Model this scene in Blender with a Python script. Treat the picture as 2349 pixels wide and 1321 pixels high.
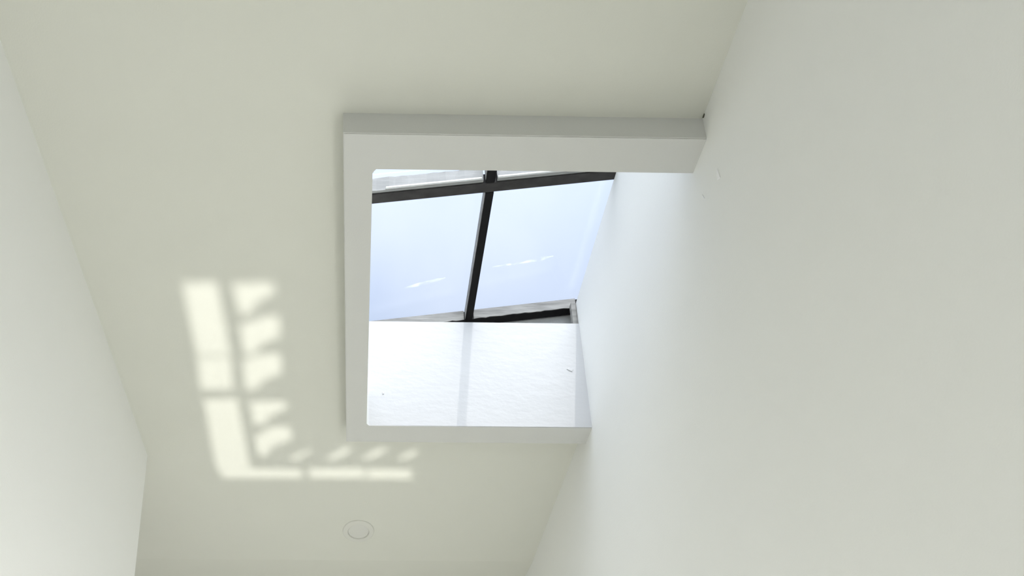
import bpy, bmesh, math, random
from mathutils import Vector, Matrix

for o in list(bpy.data.objects):
    bpy.data.objects.remove(o, do_unlink=True)
S = bpy.context.scene
COL = S.collection
EYE = 1.5                       # camera height above the floor (m)

# ------------------------------------------------------------------ camera
# cropped wide-angle phone picture: the optical axis lies below and left of the frame (lens shift)
W_PX, H_PX = 2349.0, 1321.0
F_PX, PX, PY = 1605.99, 831.34, 1878.34
PITCH, YAW, ROLL = 0.29528, 0.01475, -0.00282
fwd = Vector((math.sin(YAW)*math.cos(PITCH), math.cos(YAW)*math.cos(PITCH), math.sin(PITCH)))
rt = Vector((math.cos(YAW), -math.sin(YAW), 0))
up = rt.cross(fwd)
r2 = rt*math.cos(ROLL) + up*math.sin(ROLL)
u2 = -rt*math.sin(ROLL) + up*math.cos(ROLL)
cd = bpy.data.cameras.new('camera')
cd.sensor_fit = 'HORIZONTAL'; cd.sensor_width = 36.0
cd.lens = F_PX/W_PX*36.0
cd.shift_x = (W_PX/2-PX)/W_PX
cd.shift_y = (PY-H_PX/2)/W_PX
cd.clip_start = 0.02
cam = bpy.data.objects.new('camera', cd); COL.objects.link(cam)
m = Matrix((r2, u2, -fwd)).transposed().to_4x4(); m.translation = (0, 0, EYE)
cam.matrix_world = m
S.camera = cam

def ray(u, v):                  # direction of a photo pixel
    return fwd + r2*((u-PX)/F_PX) - u2*((v-PY)/F_PX)
def on_z(u, v, z):              # point of that pixel on the level z (world)
    d = ray(u, v); return Vector((0, 0, EYE)) + d*((z-EYE)/d.z)
def on_x(u, v, x):
    d = ray(u, v); return Vector((0, 0, EYE)) + d*(x/d.x)
def on_y(u, v, y):
    d = ray(u, v); return Vector((0, 0, EYE)) + d*(y/d.y)

# ------------------------------------------------------------------ sky, sun, added fill lights, exposure
SKY_STRENGTH = 1.0
SUN_STRENGTH = 1.7
HALO, HALO_WIDTH = 29.0, .22
FILL_BACK, FILL_RIGHT, FILL_FAR, FILL_RECESS = 7.0, 16.0, 5.5, 7.5
w = bpy.data.worlds.new('hazy_sky'); S.world = w; w.use_nodes = True
nt = w.node_tree; nt.nodes.clear()
tc = nt.nodes.new('ShaderNodeTexCoord'); nz = nt.nodes.new('ShaderNodeTexNoise')
nz.inputs['Scale'].default_value = 3.2; nz.inputs['Detail'].default_value = 4; nz.inputs['Roughness'].default_value = .5
rp = nt.nodes.new('ShaderNodeValToRGB')
rp.color_ramp.elements[0].position = .40; rp.color_ramp.elements[0].color = (.29, .39, .60, 1)
rp.color_ramp.elements[1].position = .68; rp.color_ramp.elements[1].color = (.45, .53, .68, 1)
bg = nt.nodes.new('ShaderNodeBackground'); bg.inputs['Strength'].default_value = SKY_STRENGTH
ou = nt.nodes.new('ShaderNodeOutputWorld')
SUN_DIR = Vector((-.10, .36, -1)).normalized()          # the way the sunlight travels
# hazy sky: the light grows smoothly towards the sun  (base + HALO * exp(-angle / width))
dt = nt.nodes.new('ShaderNodeVectorMath'); dt.operation = 'DOT_PRODUCT'; dt.inputs[1].default_value = -SUN_DIR
def mth(op, a, b=None):
    n = nt.nodes.new('ShaderNodeMath'); n.operation = op
    for i, x in enumerate((a, b)):
        if x is None: continue
        if isinstance(x, (int, float)): n.inputs[i].default_value = x
        else: nt.links.new(x, n.inputs[i])
    return n.outputs[0]
nt.links.new(tc.outputs['Generated'], dt.inputs[0])
ang = mth('ARCCOSINE', mth('MINIMUM', dt.outputs['Value'], .99999))
halo = mth('MULTIPLY', mth('EXPONENT', mth('MULTIPLY', ang, -1/HALO_WIDTH)), HALO)
hc = nt.nodes.new('ShaderNodeVectorMath'); hc.operation = 'SCALE'; hc.inputs[0].default_value = (.94, .99, 1.06)
nt.links.new(halo, hc.inputs['Scale'])
ad = nt.nodes.new('ShaderNodeVectorMath'); ad.operation = 'ADD'
nt.links.new(tc.outputs['Generated'], nz.inputs['Vector'])
nt.links.new(nz.outputs['Fac'], rp.inputs['Fac'])
nt.links.new(rp.outputs['Color'], ad.inputs[0]); nt.links.new(hc.outputs[0], ad.inputs[1])
nt.links.new(ad.outputs[0], bg.inputs['Color'])
nt.links.new(bg.outputs['Background'], ou.inputs['Surface'])

sl = bpy.data.lights.new('sun', 'SUN'); sl.energy = SUN_STRENGTH; sl.angle = math.radians(.53); sl.color = (1, .97, .92)
sun = bpy.data.objects.new('sun', sl); COL.objects.link(sun)
sun.rotation_euler = SUN_DIR.to_track_quat('-Z', 'Y').to_euler()
sun.location = (0, -3, 8)

def area(name, loc, direction, sx, sy, power, color):
    l = bpy.data.lights.new(name, 'AREA'); l.shape = 'RECTANGLE'; l.size = sx; l.size_y = sy; l.energy = power; l.color = color
    o = bpy.data.objects.new(name, l); COL.objects.link(o); o.location = loc
    o.rotation_euler = Vector(direction).to_track_quat('-Z', 'Z').to_euler(); return o
# added fill lights at made-up windows, all below the picture
FILL_TINT = (1, .98, .91)
area('fill_light_back', (.02, -2.74, 1.25), (0, 1, 0), 1.10, 1.90, FILL_BACK, FILL_TINT)
area('fill_light_right', (.662, .90, 1.10), (-1, 0, 0), 1.10, 1.15, FILL_RIGHT, FILL_TINT)
area('fill_light_far', (.28, 2.74, 1.10), (0, -1, 0), .60, 1.60, FILL_FAR, FILL_TINT)
area('fill_light_recess', (-1.73, 1.99, 1.10), (1, 0, 0), .42, 1.60, FILL_RECESS, FILL_TINT)

S.view_settings.view_transform = 'Standard'
S.view_settings.look = 'None'
S.view_settings.gamma = 1.0
S.view_settings.use_curve_mapping = False
S.view_settings.exposure = 0.0

# ------------------------------------------------------------------ materials
def principled(name, color, rough=.8, spec=.3, metal=0.0):
    mt = bpy.data.materials.new(name); mt.use_nodes = True
    b = mt.node_tree.nodes['Principled BSDF']
    b.inputs['Base Color'].default_value = (*color, 1); b.inputs['Roughness'].default_value = rough
    b.inputs['Specular IOR Level'].default_value = spec; b.inputs['Metallic'].default_value = metal
    return mt, mt.node_tree, b
def noisy(name, c1, c2, scale, rough=.8, spec=.3, bump=.0, bscale=None, stretch=(1, 1, 1), dist=.001, detail=4):
    mt, t, b = principled(name, c1, rough, spec)
    tc = t.nodes.new('ShaderNodeTexCoord'); mp = t.nodes.new('ShaderNodeMapping'); mp.inputs['Scale'].default_value = stretch
    t.links.new(tc.outputs['Object'], mp.inputs['Vector'])
    n = t.nodes.new('ShaderNodeTexNoise'); n.inputs['Scale'].default_value = scale; n.inputs['Detail'].default_value = detail
    t.links.new(mp.outputs['Vector'], n.inputs['Vector'])
    mx = t.nodes.new('ShaderNodeMix'); mx.data_type = 'RGBA'
    mx.inputs['A'].default_value = (*c1, 1); mx.inputs['B'].default_value = (*c2, 1)
    t.links.new(n.outputs['Fac'], mx.inputs['Factor']); t.links.new(mx.outputs['Result'], b.inputs['Base Color'])
    if bump:
        n2 = t.nodes.new('ShaderNodeTexNoise'); n2.inputs['Scale'].default_value = bscale or scale; n2.inputs['Detail'].default_value = detail
        t.links.new(mp.outputs['Vector'], n2.inputs['Vector'])
        bp = t.nodes.new('ShaderNodeBump'); bp.inputs['Strength'].default_value = bump; bp.inputs['Distance'].default_value = dist
        t.links.new(n2.outputs['Fac'], bp.inputs['Height']); t.links.new(bp.outputs['Normal'], b.inputs['Normal'])
    return mt

M = {}
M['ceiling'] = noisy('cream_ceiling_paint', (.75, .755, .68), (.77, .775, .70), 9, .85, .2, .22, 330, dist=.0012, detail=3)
M['paint'] = noisy('white_wall_paint', (.91, .915, .885), (.92, .925, .895), 9, .85, .2, .22, 330, dist=.0012, detail=3)
M['shaft'] = noisy('rough_white_plaster', (.62, .62, .62), (.65, .65, .65), 6, .85, .2, .30, 22, stretch=(1, 1, 1.6), dist=.004, detail=8)
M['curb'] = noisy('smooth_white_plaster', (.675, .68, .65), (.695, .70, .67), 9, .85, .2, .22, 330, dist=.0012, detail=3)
M['white'] = noisy('bounce_white_plaster', (.89, .89, .885), (.91, .91, .905), 6, .85, .2, .30, 22, dist=.004, detail=8)  # unseen left and near shaft walls, made whiter to bounce light
M['cement'] = noisy('grey_cement', (.40, .40, .385), (.56, .56, .54), 30, .9, .2, .5, 60, dist=.003)
M['steel'] = noisy('black_steel_paint', (.006, .006, .0065), (.016, .015, .015), 60, .8, .12, .25, 160)
M['sunlit_face'] = noisy('sunlit_grey_steel', (.05, .05, .047), (.50, .49, .46), 30, .85, .2, .4, 90, stretch=(.3, 1, 1.8), dist=.002)  # lighter copy of the bar steel: sunlight put into the colour
M['dusty'] = noisy('dusty_dark_steel', (.022, .021, .021), (.075, .071, .068), 55, .85, .12, .3, 150, stretch=(.4, 1, 1))
M['flashing'] = noisy('chalky_aluminium_flashing', (.22, .225, .22), (.36, .36, .35), 22, .7, .3, .35, 60, stretch=(.35, 1, 2), dist=.002)
M['sealant'] = noisy('white_sealant', (.50, .51, .49), (.62, .62, .60), 60, .5, .4, .3, 120)
M['plastic'] = principled('white_plastic', (.74, .74, .68), .45, .4)[0]
M['diffuser'] = principled('opal_diffuser', (.74, .74, .69), .35, .4)[0]
M['chip'] = principled('fresh_plaster_chip', (.96, .96, .95), .9, .1)[0]
M['rust'] = principled('dark_hole', (.12, .115, .09), .9, .1)[0]
M['floor'] = noisy('cream_floor_tile', (.62, .60, .54), (.70, .68, .62), 5, .25, .5)
M['housing'] = principled('grey_projector_housing', (.2, .2, .2), .4, .5)[0]
M['frame'] = principled('white_window_frame', (.8, .8, .78), .5, .4)[0]

def glass(name, tint, gloss):
    mt = bpy.data.materials.new(name); mt.use_nodes = True; t = mt.node_tree; t.nodes.clear()
    tr = t.nodes.new('ShaderNodeBsdfTransparent'); tr.inputs['Color'].default_value = (*tint, 1)
    gl = t.nodes.new('ShaderNodeBsdfGlossy'); gl.inputs['Roughness'].default_value = .02
    mx = t.nodes.new('ShaderNodeMixShader'); mx.inputs['Fac'].default_value = gloss
    o = t.nodes.new('ShaderNodeOutputMaterial')
    t.links.new(tr.outputs[0], mx.inputs[1]); t.links.new(gl.outputs[0], mx.inputs[2]); t.links.new(mx.outputs[0], o.inputs['Surface'])
    return mt
M['glass'] = glass('clear_glass', (.993, .996, .998), .014)
def streak_mat():
    mt = bpy.data.materials.new('pale_glass_streak'); mt.use_nodes = True; t = mt.node_tree; t.nodes.clear()
    tr = t.nodes.new('ShaderNodeBsdfTransparent'); tl = t.nodes.new('ShaderNodeBsdfTranslucent'); tl.inputs['Color'].default_value = (.95, .95, .95, 1)
    mx = t.nodes.new('ShaderNodeMixShader'); o = t.nodes.new('ShaderNodeOutputMaterial')
    tc = t.nodes.new('ShaderNodeTexCoord'); n = t.nodes.new('ShaderNodeTexNoise'); n.inputs['Scale'].default_value = 45
    t.links.new(tc.outputs['Object'], n.inputs['Vector'])
    mr = t.nodes.new('ShaderNodeMapRange'); mr.inputs['From Min'].default_value = .35; mr.inputs['From Max'].default_value = .7; mr.inputs['To Max'].default_value = .16
    t.links.new(n.outputs['Fac'], mr.inputs['Value']); t.links.new(mr.outputs['Result'], mx.inputs['Fac'])
    t.links.new(tr.outputs[0], mx.inputs[1]); t.links.new(tl.outputs[0], mx.inputs[2]); t.links.new(mx.outputs[0], o.inputs['Surface'])
    return mt
M['streak'] = streak_mat()

# ------------------------------------------------------------------ helpers
def link(name, bm, mat, parent=None, smooth=False):
    bmesh.ops.recalc_face_normals(bm, faces=bm.faces)
    me = bpy.data.meshes.new(name); bm.to_mesh(me); bm.free()
    if smooth:
        for p in me.polygons: p.use_smooth = True
    me.materials.append(M[mat])
    o = bpy.data.objects.new(name, me); COL.objects.link(o)
    if parent: o.parent = parent
    return o
def box(bm, x0, x1, y0, y1, z0, z1):
    v = [bm.verts.new(p) for p in ((x0, y0, z0), (x1, y0, z0), (x1, y1, z0), (x0, y1, z0), (x0, y0, z1), (x1, y0, z1), (x1, y1, z1), (x0, y1, z1))]
    for f in ((3, 2, 1, 0), (4, 5, 6, 7), (0, 1, 5, 4), (1, 2, 6, 5), (2, 3, 7, 6), (3, 0, 4, 7)): bm.faces.new([v[i] for i in f])
    return v
def bevel(bm, r, seg=2):
    bmesh.ops.bevel(bm, geom=list(bm.edges), offset=r, segments=seg, affect='EDGES', clamp_overlap=True)
def prism(bm, pts, z0, z1):
    lo = [bm.verts.new((p[0], p[1], z0)) for p in pts]; hi = [bm.verts.new((p[0], p[1], z1)) for p in pts]
    n = len(pts)
    fl = bm.faces.new(lo); fh = bm.faces.new(hi)
    for i in range(n): bm.faces.new((lo[i], lo[(i+1) % n], hi[(i+1) % n], hi[i]))
    return fl, fh
def struct(name, bm, mat, label=None):
    o = link(name, bm, mat); o['kind'] = 'structure'
    if label: o['label'] = label
    return o
def empty(name, loc=(0, 0, 0)):
    o = bpy.data.objects.new(name, None); COL.objects.link(o); o.location = loc; o.empty_display_size = .05; return o
def tag(o, label, cat, group=None):
    o['label'] = label; o['category'] = cat
    if group: o['group'] = group
    return o
def lathe(bm, prof, n=64):
    rings = []
    for r, z in prof:
        rings.append([bm.verts.new((r*math.cos(2*math.pi*i/n), r*math.sin(2*math.pi*i/n), z)) for i in range(n)] if r > 1e-6 else [bm.verts.new((0, 0, z))])
    for a, b in zip(rings, rings[1:]):
        for i in range(n):
            j = (i+1) % n
            if len(a) == 1 and len(b) == 1: continue
            if len(a) == 1: bm.faces.new((a[0], b[i], b[j]))
            elif len(b) == 1: bm.faces.new((a[i], a[j], b[0]))
            else: bm.faces.new((a[i], a[j], b[j], b[i]))

# ------------------------------------------------------------------ dimensions (m, world; camera stands at x = y = 0)
CEIL = EYE + 1.70
DROP = .0576                    # how far the skylight curb hangs below the ceiling
XL, XR = -.6325, .6796          # left and right wall faces
XO, CW = -.0199, .0580          # curb: outer left side, wall thickness
Y1, Y4 = .8982, 1.6303          # curb: outer near and far sides
YI0, YI1, XI = Y1+CW, Y4-CW, XO+CW
YL, YBEND, YW = 1.7447, 2.2403, 2.78   # end of the left wall, start of the rising ceiling strip, far wall
YN = .50                        # near side of the shaft above the slab, moved out to admit more sky
YB = -2.8                       # wall behind the camera
XREC = -1.75                    # side wall of the recess beyond the left wall
ZB = CEIL - DROP                # underside of the curb
Z_RWALL = EYE + 2.127           # top of the right wall inside the shaft
Z_FAR = EYE + 2.037             # top of the shaft's far wall
def roof(x, off=0.0):           # underside of the sloping skylight bars
    return EYE + 2.126 + .163*(x-.683) + off

# ------------------------------------------------------------------ room shell
bm = bmesh.new(); box(bm, XREC-.1, XR+.12, YB-.1, YW+.12, -.1, 0); struct('floor', bm, 'floor')
bm = bmesh.new()                # ceiling slab around the skylight opening
T = .06
for a in ((XREC-.1, XO+.03, YB-.1, YBEND), (XO+.03, XR, YB-.1, Y1+.03), (XO+.03, XR, Y4-.03, YBEND)):
    box(bm, a[0], a[1], a[2], a[3], CEIL, CEIL+T)
v = box(bm, XREC-.1, XR, YBEND, YW+.12, CEIL, CEIL+T)     # far strip tilted up so that its shape makes it darker
for i in (2, 3, 6, 7): v[i].co.z += .10
struct('ceiling', bm, 'ceiling', 'cream painted flat ceiling around the skylight shaft')
def side_wall(bm, x0, x1, y0, y1, z1, oy0, oy1, oz0, oz1):     # wall along y with one window opening
    box(bm, x0, x1, y0, oy0, 0, z1); box(bm, x0, x1, oy1, y1, 0, z1)
    box(bm, x0, x1, oy0, oy1, 0, oz0); box(bm, x0, x1, oy0, oy1, oz1, z1)
bm = bmesh.new(); side_wall(bm, XR, XR+.12, YB-.1, YW+.12, CEIL+T, .30, 1.50, .48, 1.72)
box(bm, XR, XR+.12, YBEND, YW+.12, CEIL+T, CEIL+.16)
box(bm, XR, XR+.12, YN-.08, Y4+.12, CEIL+T, Z_RWALL)
wr = struct('wall_right', bm, 'paint', 'tall white wall that runs up into the skylight shaft')
bm = bmesh.new(); box(bm, XL-.14, XL, YB-.1, YL, 0, CEIL)
struct('wall_left', bm, 'paint', 'white wall ending in a sharp corner below the ceiling')
bm = bmesh.new(); side_wall(bm, XREC-.1, XREC, YB-.1, YW+.12, CEIL+.02, 1.76, 2.22, .25, 1.95)
struct('wall_recess', bm, 'paint')
bm = bmesh.new(); [box(bm, a[0], a[1], YW, YW+.12, a[2], a[3]) for a in ((XREC, -.04, 0, CEIL+.09), (.60, XR, 0, CEIL+.09), (-.04, .60, 0, .25), (-.04, .60, 1.95, CEIL+.09))]
struct('wall_far', bm, 'paint')
bm = bmesh.new(); YC = YB-.1
for a in ((XREC, -.56, 0, CEIL), (.60, XR, 0, CEIL), (-.56, .60, 0, .25), (-.56, .60, 2.25, CEIL)):
    box(bm, a[0], a[1], YC, YB, a[2], a[3])
struct('wall_back', bm, 'paint')
def added_window(name, loc, rz, wd, h):  # unseen windows added to go with the fill lights
    e = empty(name, loc); e.rotation_euler.z = rz; e['kind'] = 'structure'
    xc = wd/2
    for a in ((-xc, -xc+.05, 0, h), (xc-.05, xc, 0, h), (-xc+.05, xc-.05, 0, .05), (-xc+.05, xc-.05, h-.05, h), (-.02, .02, .05, h-.05)):
        bm = bmesh.new(); box(bm, a[0], a[1], -.025, .025, a[2], a[3]); link('fill_window_frame', bm, 'frame', e)
    for a in ((-xc+.05, -.02), (.02, xc-.05)):
        bm = bmesh.new(); box(bm, a[0], a[1], -.003, .003, .05, h-.05); link('glass_pane', bm, 'glass', e)
added_window('fill_window_2', (.02, YB-.06, .25), 0, 1.16, 2.0)
added_window('fill_window_3', (XR+.07, .90, .48), math.pi/2, 1.20, 1.24)
added_window('fill_window_5', (XREC-.05, 1.99, .25), math.pi/2, .46, 1.70)
added_window('fill_window_4', (.28, YW+.07, .25), 0, .64, 1.70)

# ------------------------------------------------------------------ skylight shaft
bm = bmesh.new()                # curb: U-shaped plaster edge hanging below the ceiling, rounded inner corners
R = .007
def arc(cx, cy, a0, a1, n=5):
    return [(cx+R*math.cos(math.radians(a0+(a1-a0)*i/n)), cy+R*math.sin(math.radians(a0+(a1-a0)*i/n))) for i in range(n+1)]
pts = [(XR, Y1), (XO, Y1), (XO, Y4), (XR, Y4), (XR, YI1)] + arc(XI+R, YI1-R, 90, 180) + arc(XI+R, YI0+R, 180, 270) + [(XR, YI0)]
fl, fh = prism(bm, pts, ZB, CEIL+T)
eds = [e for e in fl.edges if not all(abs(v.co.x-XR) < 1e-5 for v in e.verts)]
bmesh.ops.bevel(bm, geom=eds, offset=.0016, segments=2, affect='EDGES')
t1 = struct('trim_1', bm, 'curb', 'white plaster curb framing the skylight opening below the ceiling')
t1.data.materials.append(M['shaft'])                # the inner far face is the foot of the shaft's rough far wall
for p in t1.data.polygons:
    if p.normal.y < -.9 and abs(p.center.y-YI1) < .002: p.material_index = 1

XS = -.34                       # shaft widened out of view above the slab to admit more sky
ZC = CEIL + T
bm = bmesh.new(); box(bm, 0, XR, YI1, 1.590, ZC, Z_FAR)
v = box(bm, XS-.06, 0, YI1, 1.590, ZC, 0)
for k in v[4:]: k.co.z = roof(k.co.x, .0223)
box(bm, XS-.06, XR+.12, 1.590, 1.70, ZC, EYE+1.945)
sw = struct('wall_shaft_far', bm, 'shaft', 'sunlit rough white plaster wall of the skylight shaft')
bm = bmesh.new(); v = box(bm, XS-.06, XS, YN, YI1, ZC, 0)
for k in v[4:]: k.co.z = roof(k.co.x, -.002)
struct('wall_shaft_left', bm, 'white')
bm = bmesh.new(); v = box(bm, XS-.06, XR, YN-.06, YN, ZC, 0)
for k in v[4:]: k.co.z = roof(k.co.x, -.002)
struct('wall_shaft_near', bm, 'white')
bm = bmesh.new(); v = box(bm, XS-.06, XR+.12, 1.616, 1.70, EYE+1.945, 0)
for k in v[4:]: k.co.z = roof(k.co.x, .03)
struct('wall_shaft_upstand', bm, 'cement', 'grey cement upstand seen through the gap behind the steel bar')

# ------------------------------------------------------------------ skylight (window_1): sloping black steel bars, panes, flashing
sk = empty('window_1', (XI, YI0, EYE+2.02)); sk['kind'] = 'structure'
sk['label'] = 'sloping skylight glazed between black steel bars at the top of the shaft'
OFF = Vector(sk.location)
def sloped(bm, x0, x1, y0, y1, o0, o1):      # a box whose top and bottom follow the roof slope
    v = box(bm, x0, x1, y0, y1, 0, 1)
    for i, k in enumerate(v): k.co.z = roof(k.co.x, o0 if i < 4 else o1)
def sk_part(name, bm, mat, parent=None):
    par = parent or sk
    base = OFF if parent is None else OFF
    bmesh.ops.translate(bm, verts=bm.verts, vec=-base)
    return link(name, bm, mat, par)
BH = .037
def bar(name, x0, x1, y0, y1, mat='steel', o0=0.0, o1=BH):
    bm = bmesh.new(); sloped(bm, x0, x1, y0, y1, o0, o1); bevel(bm, .0015, 1)
    return sk_part(name, bm, mat)
MX0, MX1 = .341, .363
ML0, ML1 = -.002, .020
def sunlit_face(parent, x0, x1, y, mat='sunlit_face', o0=.002, o1=BH+.001, t=.0015):  # pale strip on a bar's front face, its sunlit tone painted in
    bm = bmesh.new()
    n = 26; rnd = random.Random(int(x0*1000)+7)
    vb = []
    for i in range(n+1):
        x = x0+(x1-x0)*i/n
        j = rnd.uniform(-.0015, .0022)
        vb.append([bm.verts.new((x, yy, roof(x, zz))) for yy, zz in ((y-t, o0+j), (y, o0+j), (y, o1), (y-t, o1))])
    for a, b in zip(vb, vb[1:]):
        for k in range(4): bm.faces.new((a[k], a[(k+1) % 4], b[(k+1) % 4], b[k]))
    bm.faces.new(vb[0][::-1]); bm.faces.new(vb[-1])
    return sk_part('sunlit_face_strip', bm, mat, parent)
XE = XR+.06                     # bars run onto the top of the right wall
back = bar('cross_bar', XS-.03, XE, 1.592, 1.613)
s1 = sunlit_face(back, ML1+.004, MX0-.004, 1.592); s2 = sunlit_face(back, MX1+.004, XR+.004, 1.592)
mid = bar('cross_bar', XS-.03, XE, 1.233, 1.2535, 'dusty')
m1 = bar('mullion', MX0, MX1, 1.2537, 1.5918)
m2 = bar('mullion', ML0, ML1, 1.2537, 1.5918)
m3 = bar('mullion', ML0-.004, ML1-.002, YN-.03, 1.2328, o1=.07)
m0 = bar('mullion', MX0-.004, MX1-.002, YN-.03, 1.2328, o1=.07)
near = bar('cross_bar', XS-.03, XE, YN-.055, YN-.032)
for (par, y0, y1, x, h) in ((m1, 1.256, 1.590, MX0, BH), (m0, YN, 1.226, MX0-.004, .07), (m2, 1.256, 1.590, ML0, BH), (m3, YN, 1.226, ML0-.004, .07)):     # left cheek, sunlit tone put into its colour
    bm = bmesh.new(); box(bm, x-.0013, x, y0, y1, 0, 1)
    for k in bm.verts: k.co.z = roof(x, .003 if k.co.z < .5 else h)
    sk_part('sunlit_face_strip', bm, 'sunlit_face', par)
rail = bar('side_rail', XR+.022, XE, 1.2537, 1.5918, o0=.012)
# corner post between far wall and back bar
bm = bmesh.new(); box(bm, XR-.0165, XR-.001, 1.576, 1.591, Z_FAR-.002, roof(XR-.01, .004)); bevel(bm, .0015, 1); sk_part('corner_post', bm, 'sunlit_face')
# light flashing strips in front of the middle bar, each with a white sealant bead
for x0, x1, b0 in ((XS+.004, ML0-.010, .0), (ML1+.006, MX0-.010, .055), (MX1+.004, XR-.003, .0)):
    bm = bmesh.new(); sloped(bm, x0, x1, 1.2265, 1.2318, .004, .049)
    bmesh.ops.subdivide_edges(bm, edges=[e for e in bm.edges if abs(e.verts[0].co.x-e.verts[1].co.x) > .1], cuts=18)
    rnd = random.Random(3)
    for k in bm.verts:
        if k.co.y < 1.229: k.co.y += rnd.uniform(-.0012, .0012)
    fs = sk_part('flashing_strip', bm, 'flashing')
    bm = bmesh.new(); sloped(bm, x0+b0, x1-.004, 1.2225, 1.2262, .003, .010); bevel(bm, .0012, 1)
    sk_part('sealant_bead', bm, 'sealant', fs)
# panes
panes = []
for x0, x1, y0, y1, o in ((ML1-.009, MX0+.009, 1.255, 1.60, BH+.001), (MX1-.009, XE-.005, 1.255, 1.60, BH+.001),
                          (ML1-.008, MX0+.004, YN-.04, 1.2325, .071), (XS-.02, ML0+.009, 1.255, 1.60, BH+.001), (XS-.02, ML0+.004, YN-.04, 1.2325, .071), (MX1-.008, XE-.005, YN-.04, 1.2325, .071)):
    bm = bmesh.new(); sloped(bm, x0, x1, y0, y1, o, o+.006); panes.append(sk_part('glass_pane', bm, 'glass'))
def on_roof(u, v, off):
    d = ray(u, v); t = (2.126+off-.163*.683)/(d.z-.163*d.x)
    return Vector((0, 0, EYE)) + d*t
def streak(pane, a, b, wpx):
    bm = bmesh.new(); n = 10; top = []; bot = []; rnd = random.Random(a[0])
    for i in range(n+1):
        t = i/n; u = a[0]+(b[0]-a[0])*t; v = a[1]+(b[1]-a[1])*t
        hw = wpx*.5*math.sin(math.pi*min(max(t, .04), .96))**.6*rnd.uniform(.6, 1.1)
        top.append(bm.verts.new(on_roof(u, v-hw, BH-.0005))); bot.append(bm.verts.new(on_roof(u, v+hw, BH-.0005)))
    for i in range(n): bm.faces.new((bot[i], bot[i+1], top[i+1], top[i]))
    sk_part('pale_streak', bm, 'streak', pane)  # thin pale see-through strip on the pane
streak(panes[0], (930, 660), (1022, 637), 9)
streak(panes[1], (1130, 612), (1215, 600), 5)
streak(panes[1], (1195, 603), (1270, 587), 9)

# ------------------------------------------------------------------ small marks on the plaster
def chip(name, parent, pts3, n, depth, mat):
    bm = bmesh.new(); n = Vector(n)
    lo = [bm.verts.new(p) for p in pts3]
    c = sum((Vector(p) for p in pts3), Vector())/len(pts3)
    hi = [bm.verts.new(Vector(p)*.75 + c*.25 + n*depth) for p in pts3]
    bm.faces.new(hi); k = len(lo)
    for i in range(k): bm.faces.new((lo[i], lo[(i+1) % k], hi[(i+1) % k], hi[i]))
    return link(name, bm, mat, parent)
for poly in ([(1645, 385), (1649, 396), (1653, 408), (1645, 414), (1643, 402)], [(1611, 445), (1615, 452), (1617, 456), (1613, 455)]):
    chip('plaster_chip', wr, [on_x(u, v, XR-.0003) for u, v in poly], (-1, 0, 0), .0006, 'chip')
chip('paint_gap', wr, [on_x(u, v, XR-.0003) for u, v in ((1614, 256), (1617, 262), (1615, 270), (1611, 271), (1611, 264))], (-1, 0, 0), .001, 'rust')
for poly in ([(1299, 846), (1306, 843), (1315, 848), (1313, 853), (1304, 850)], [(876, 900), (880, 899), (881, 904), (877, 905)]):
    chip('plaster_chip', sw, [on_y(u, v, YI1-.0002) for u, v in poly], (0, -1, 0), .0012, 'shaft')

# ------------------------------------------------------------------ recessed downlight
dl = empty('downlight', (.01945, 2.0786, CEIL))
tag(dl, 'small round white recessed downlight in the ceiling beyond the skylight', 'downlight')
bm = bmesh.new(); lathe(bm, [(.0372, 0), (.0372, -.0015), (.0385, -.0050), (.0530, -.0042), (.0550, -.0032), (.0559, 0)]); link('trim_ring', bm, 'plastic', dl, False)
bm = bmesh.new(); lathe(bm, [(.0366, -.0002), (.0366, -.0012), (.034, -.0018), (0, -.0022)]); link('diffuser', bm, 'diffuser', dl, False)

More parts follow.
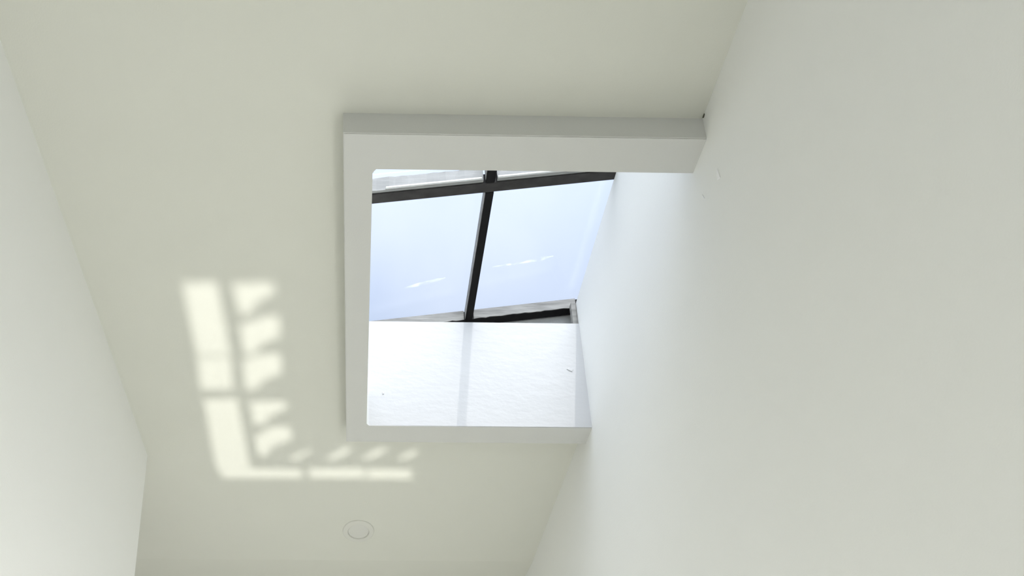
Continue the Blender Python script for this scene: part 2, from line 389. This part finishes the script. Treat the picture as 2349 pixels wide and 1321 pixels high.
# ------------------------------------------------------------------ made-up floor projector, out of view: slots cast the reflected-sun pattern on the ceiling
LAMP = Vector((.02, .55, .08)); ZP = .42
cr = lambda p: (380+p[0]/2.642, 620+p[1]/2.642)
PATCH = [
 [(100, 78), (308, 66), (395, 512), (190, 518)],
 [(192, 527), (396, 521), (408, 722), (212, 726)],
 [(230, 782), (432, 772), (512, 1198), (825, 1204), (825, 1260), (350, 1262), (305, 1190)],
 [(872, 1198), (1203, 1196), (1203, 1262), (872, 1260)],
 [(1222, 1200), (1490, 1205), (1490, 1266), (1222, 1266)],
 [(402, 82), (640, 70), (670, 128), (560, 192), (505, 262), (455, 276)],
 [(450, 335), (560, 290), (685, 268), (695, 402), (580, 448), (535, 508), (475, 508)],
 [(466, 545), (560, 512), (692, 498), (703, 622), (592, 668), (545, 722), (485, 725)],
 [(510, 795), (722, 790), (738, 836), (642, 878), (594, 936), (536, 934)],
 [(540, 1008), (640, 948), (748, 942), (770, 1022), (652, 1068), (602, 1126), (562, 1118)],
 [(750, 1146), (800, 1110), (885, 1078), (888, 1092), (830, 1128), (785, 1156)],
 [(970, 1142), (1080, 1072), (1128, 1070), (1112, 1102), (1010, 1154)],
 [(1182, 1138), (1290, 1077), (1340, 1070), (1332, 1102), (1230, 1148)],
 [(1400, 1140), (1480, 1094), (1532, 1082), (1512, 1122), (1430, 1150)],
]
def to_plate(c):
    u, v = cr(c); P = on_z(u, v, CEIL); t = (ZP-LAMP.z)/(P.z-LAMP.z); Q = LAMP+(P-LAMP)*t
    return Q.x-LAMP.x, Q.y-LAMP.y
ul = empty('pattern_projector', (LAMP.x, LAMP.y, 0))
tag(ul, 'added projector with a slotted cover casting light patches on the ceiling', 'lamp')
cu = bpy.data.curves.new('cover', 'CURVE'); cu.dimensions = '2D'; cu.fill_mode = 'BOTH'; cu.extrude = .0004
def spl(ps):
    s = cu.splines.new('POLY'); s.points.add(len(ps)-1); s.use_cyclic_u = True
    for p, q in zip(s.points, ps): p.co = (q[0], q[1], 0, 1)
RC = .17
spl([(RC*math.cos(2*math.pi*i/48), RC*math.sin(2*math.pi*i/48)) for i in range(48)])
for poly in PATCH: spl([to_plate(c) for c in poly])
tmp = bpy.data.objects.new('cover_curve', cu); COL.objects.link(tmp)
bpy.context.view_layer.update()
me = bpy.data.meshes.new_from_object(tmp.evaluated_get(bpy.context.evaluated_depsgraph_get()))
bpy.data.objects.remove(tmp, do_unlink=True)
me.name = 'slotted_cover'; me.materials.clear(); me.materials.append(M['housing'])
co = bpy.data.objects.new('slotted_cover', me); COL.objects.link(co); co.parent = ul; co.location = (0, 0, ZP)
bm = bmesh.new(); lathe(bm, [(0, 0), (.175, 0), (.18, .01), (.18, ZP+.002), (.1695, ZP+.002), (.1695, .02), (0, .02)], 48); link('housing', bm, 'housing', ul)
pl = bpy.data.lights.new('projector_light', 'SPOT'); pl.energy = 235; pl.shadow_soft_size = .0024; pl.spot_size = math.radians(75); pl.spot_blend = .1; pl.color = (1, .98, .93)
po = bpy.data.objects.new('projector_light', pl); COL.objects.link(po); po.location = LAMP
po.rotation_euler = Vector((0, .001, 1)).to_track_quat('-Z', 'Y').to_euler()
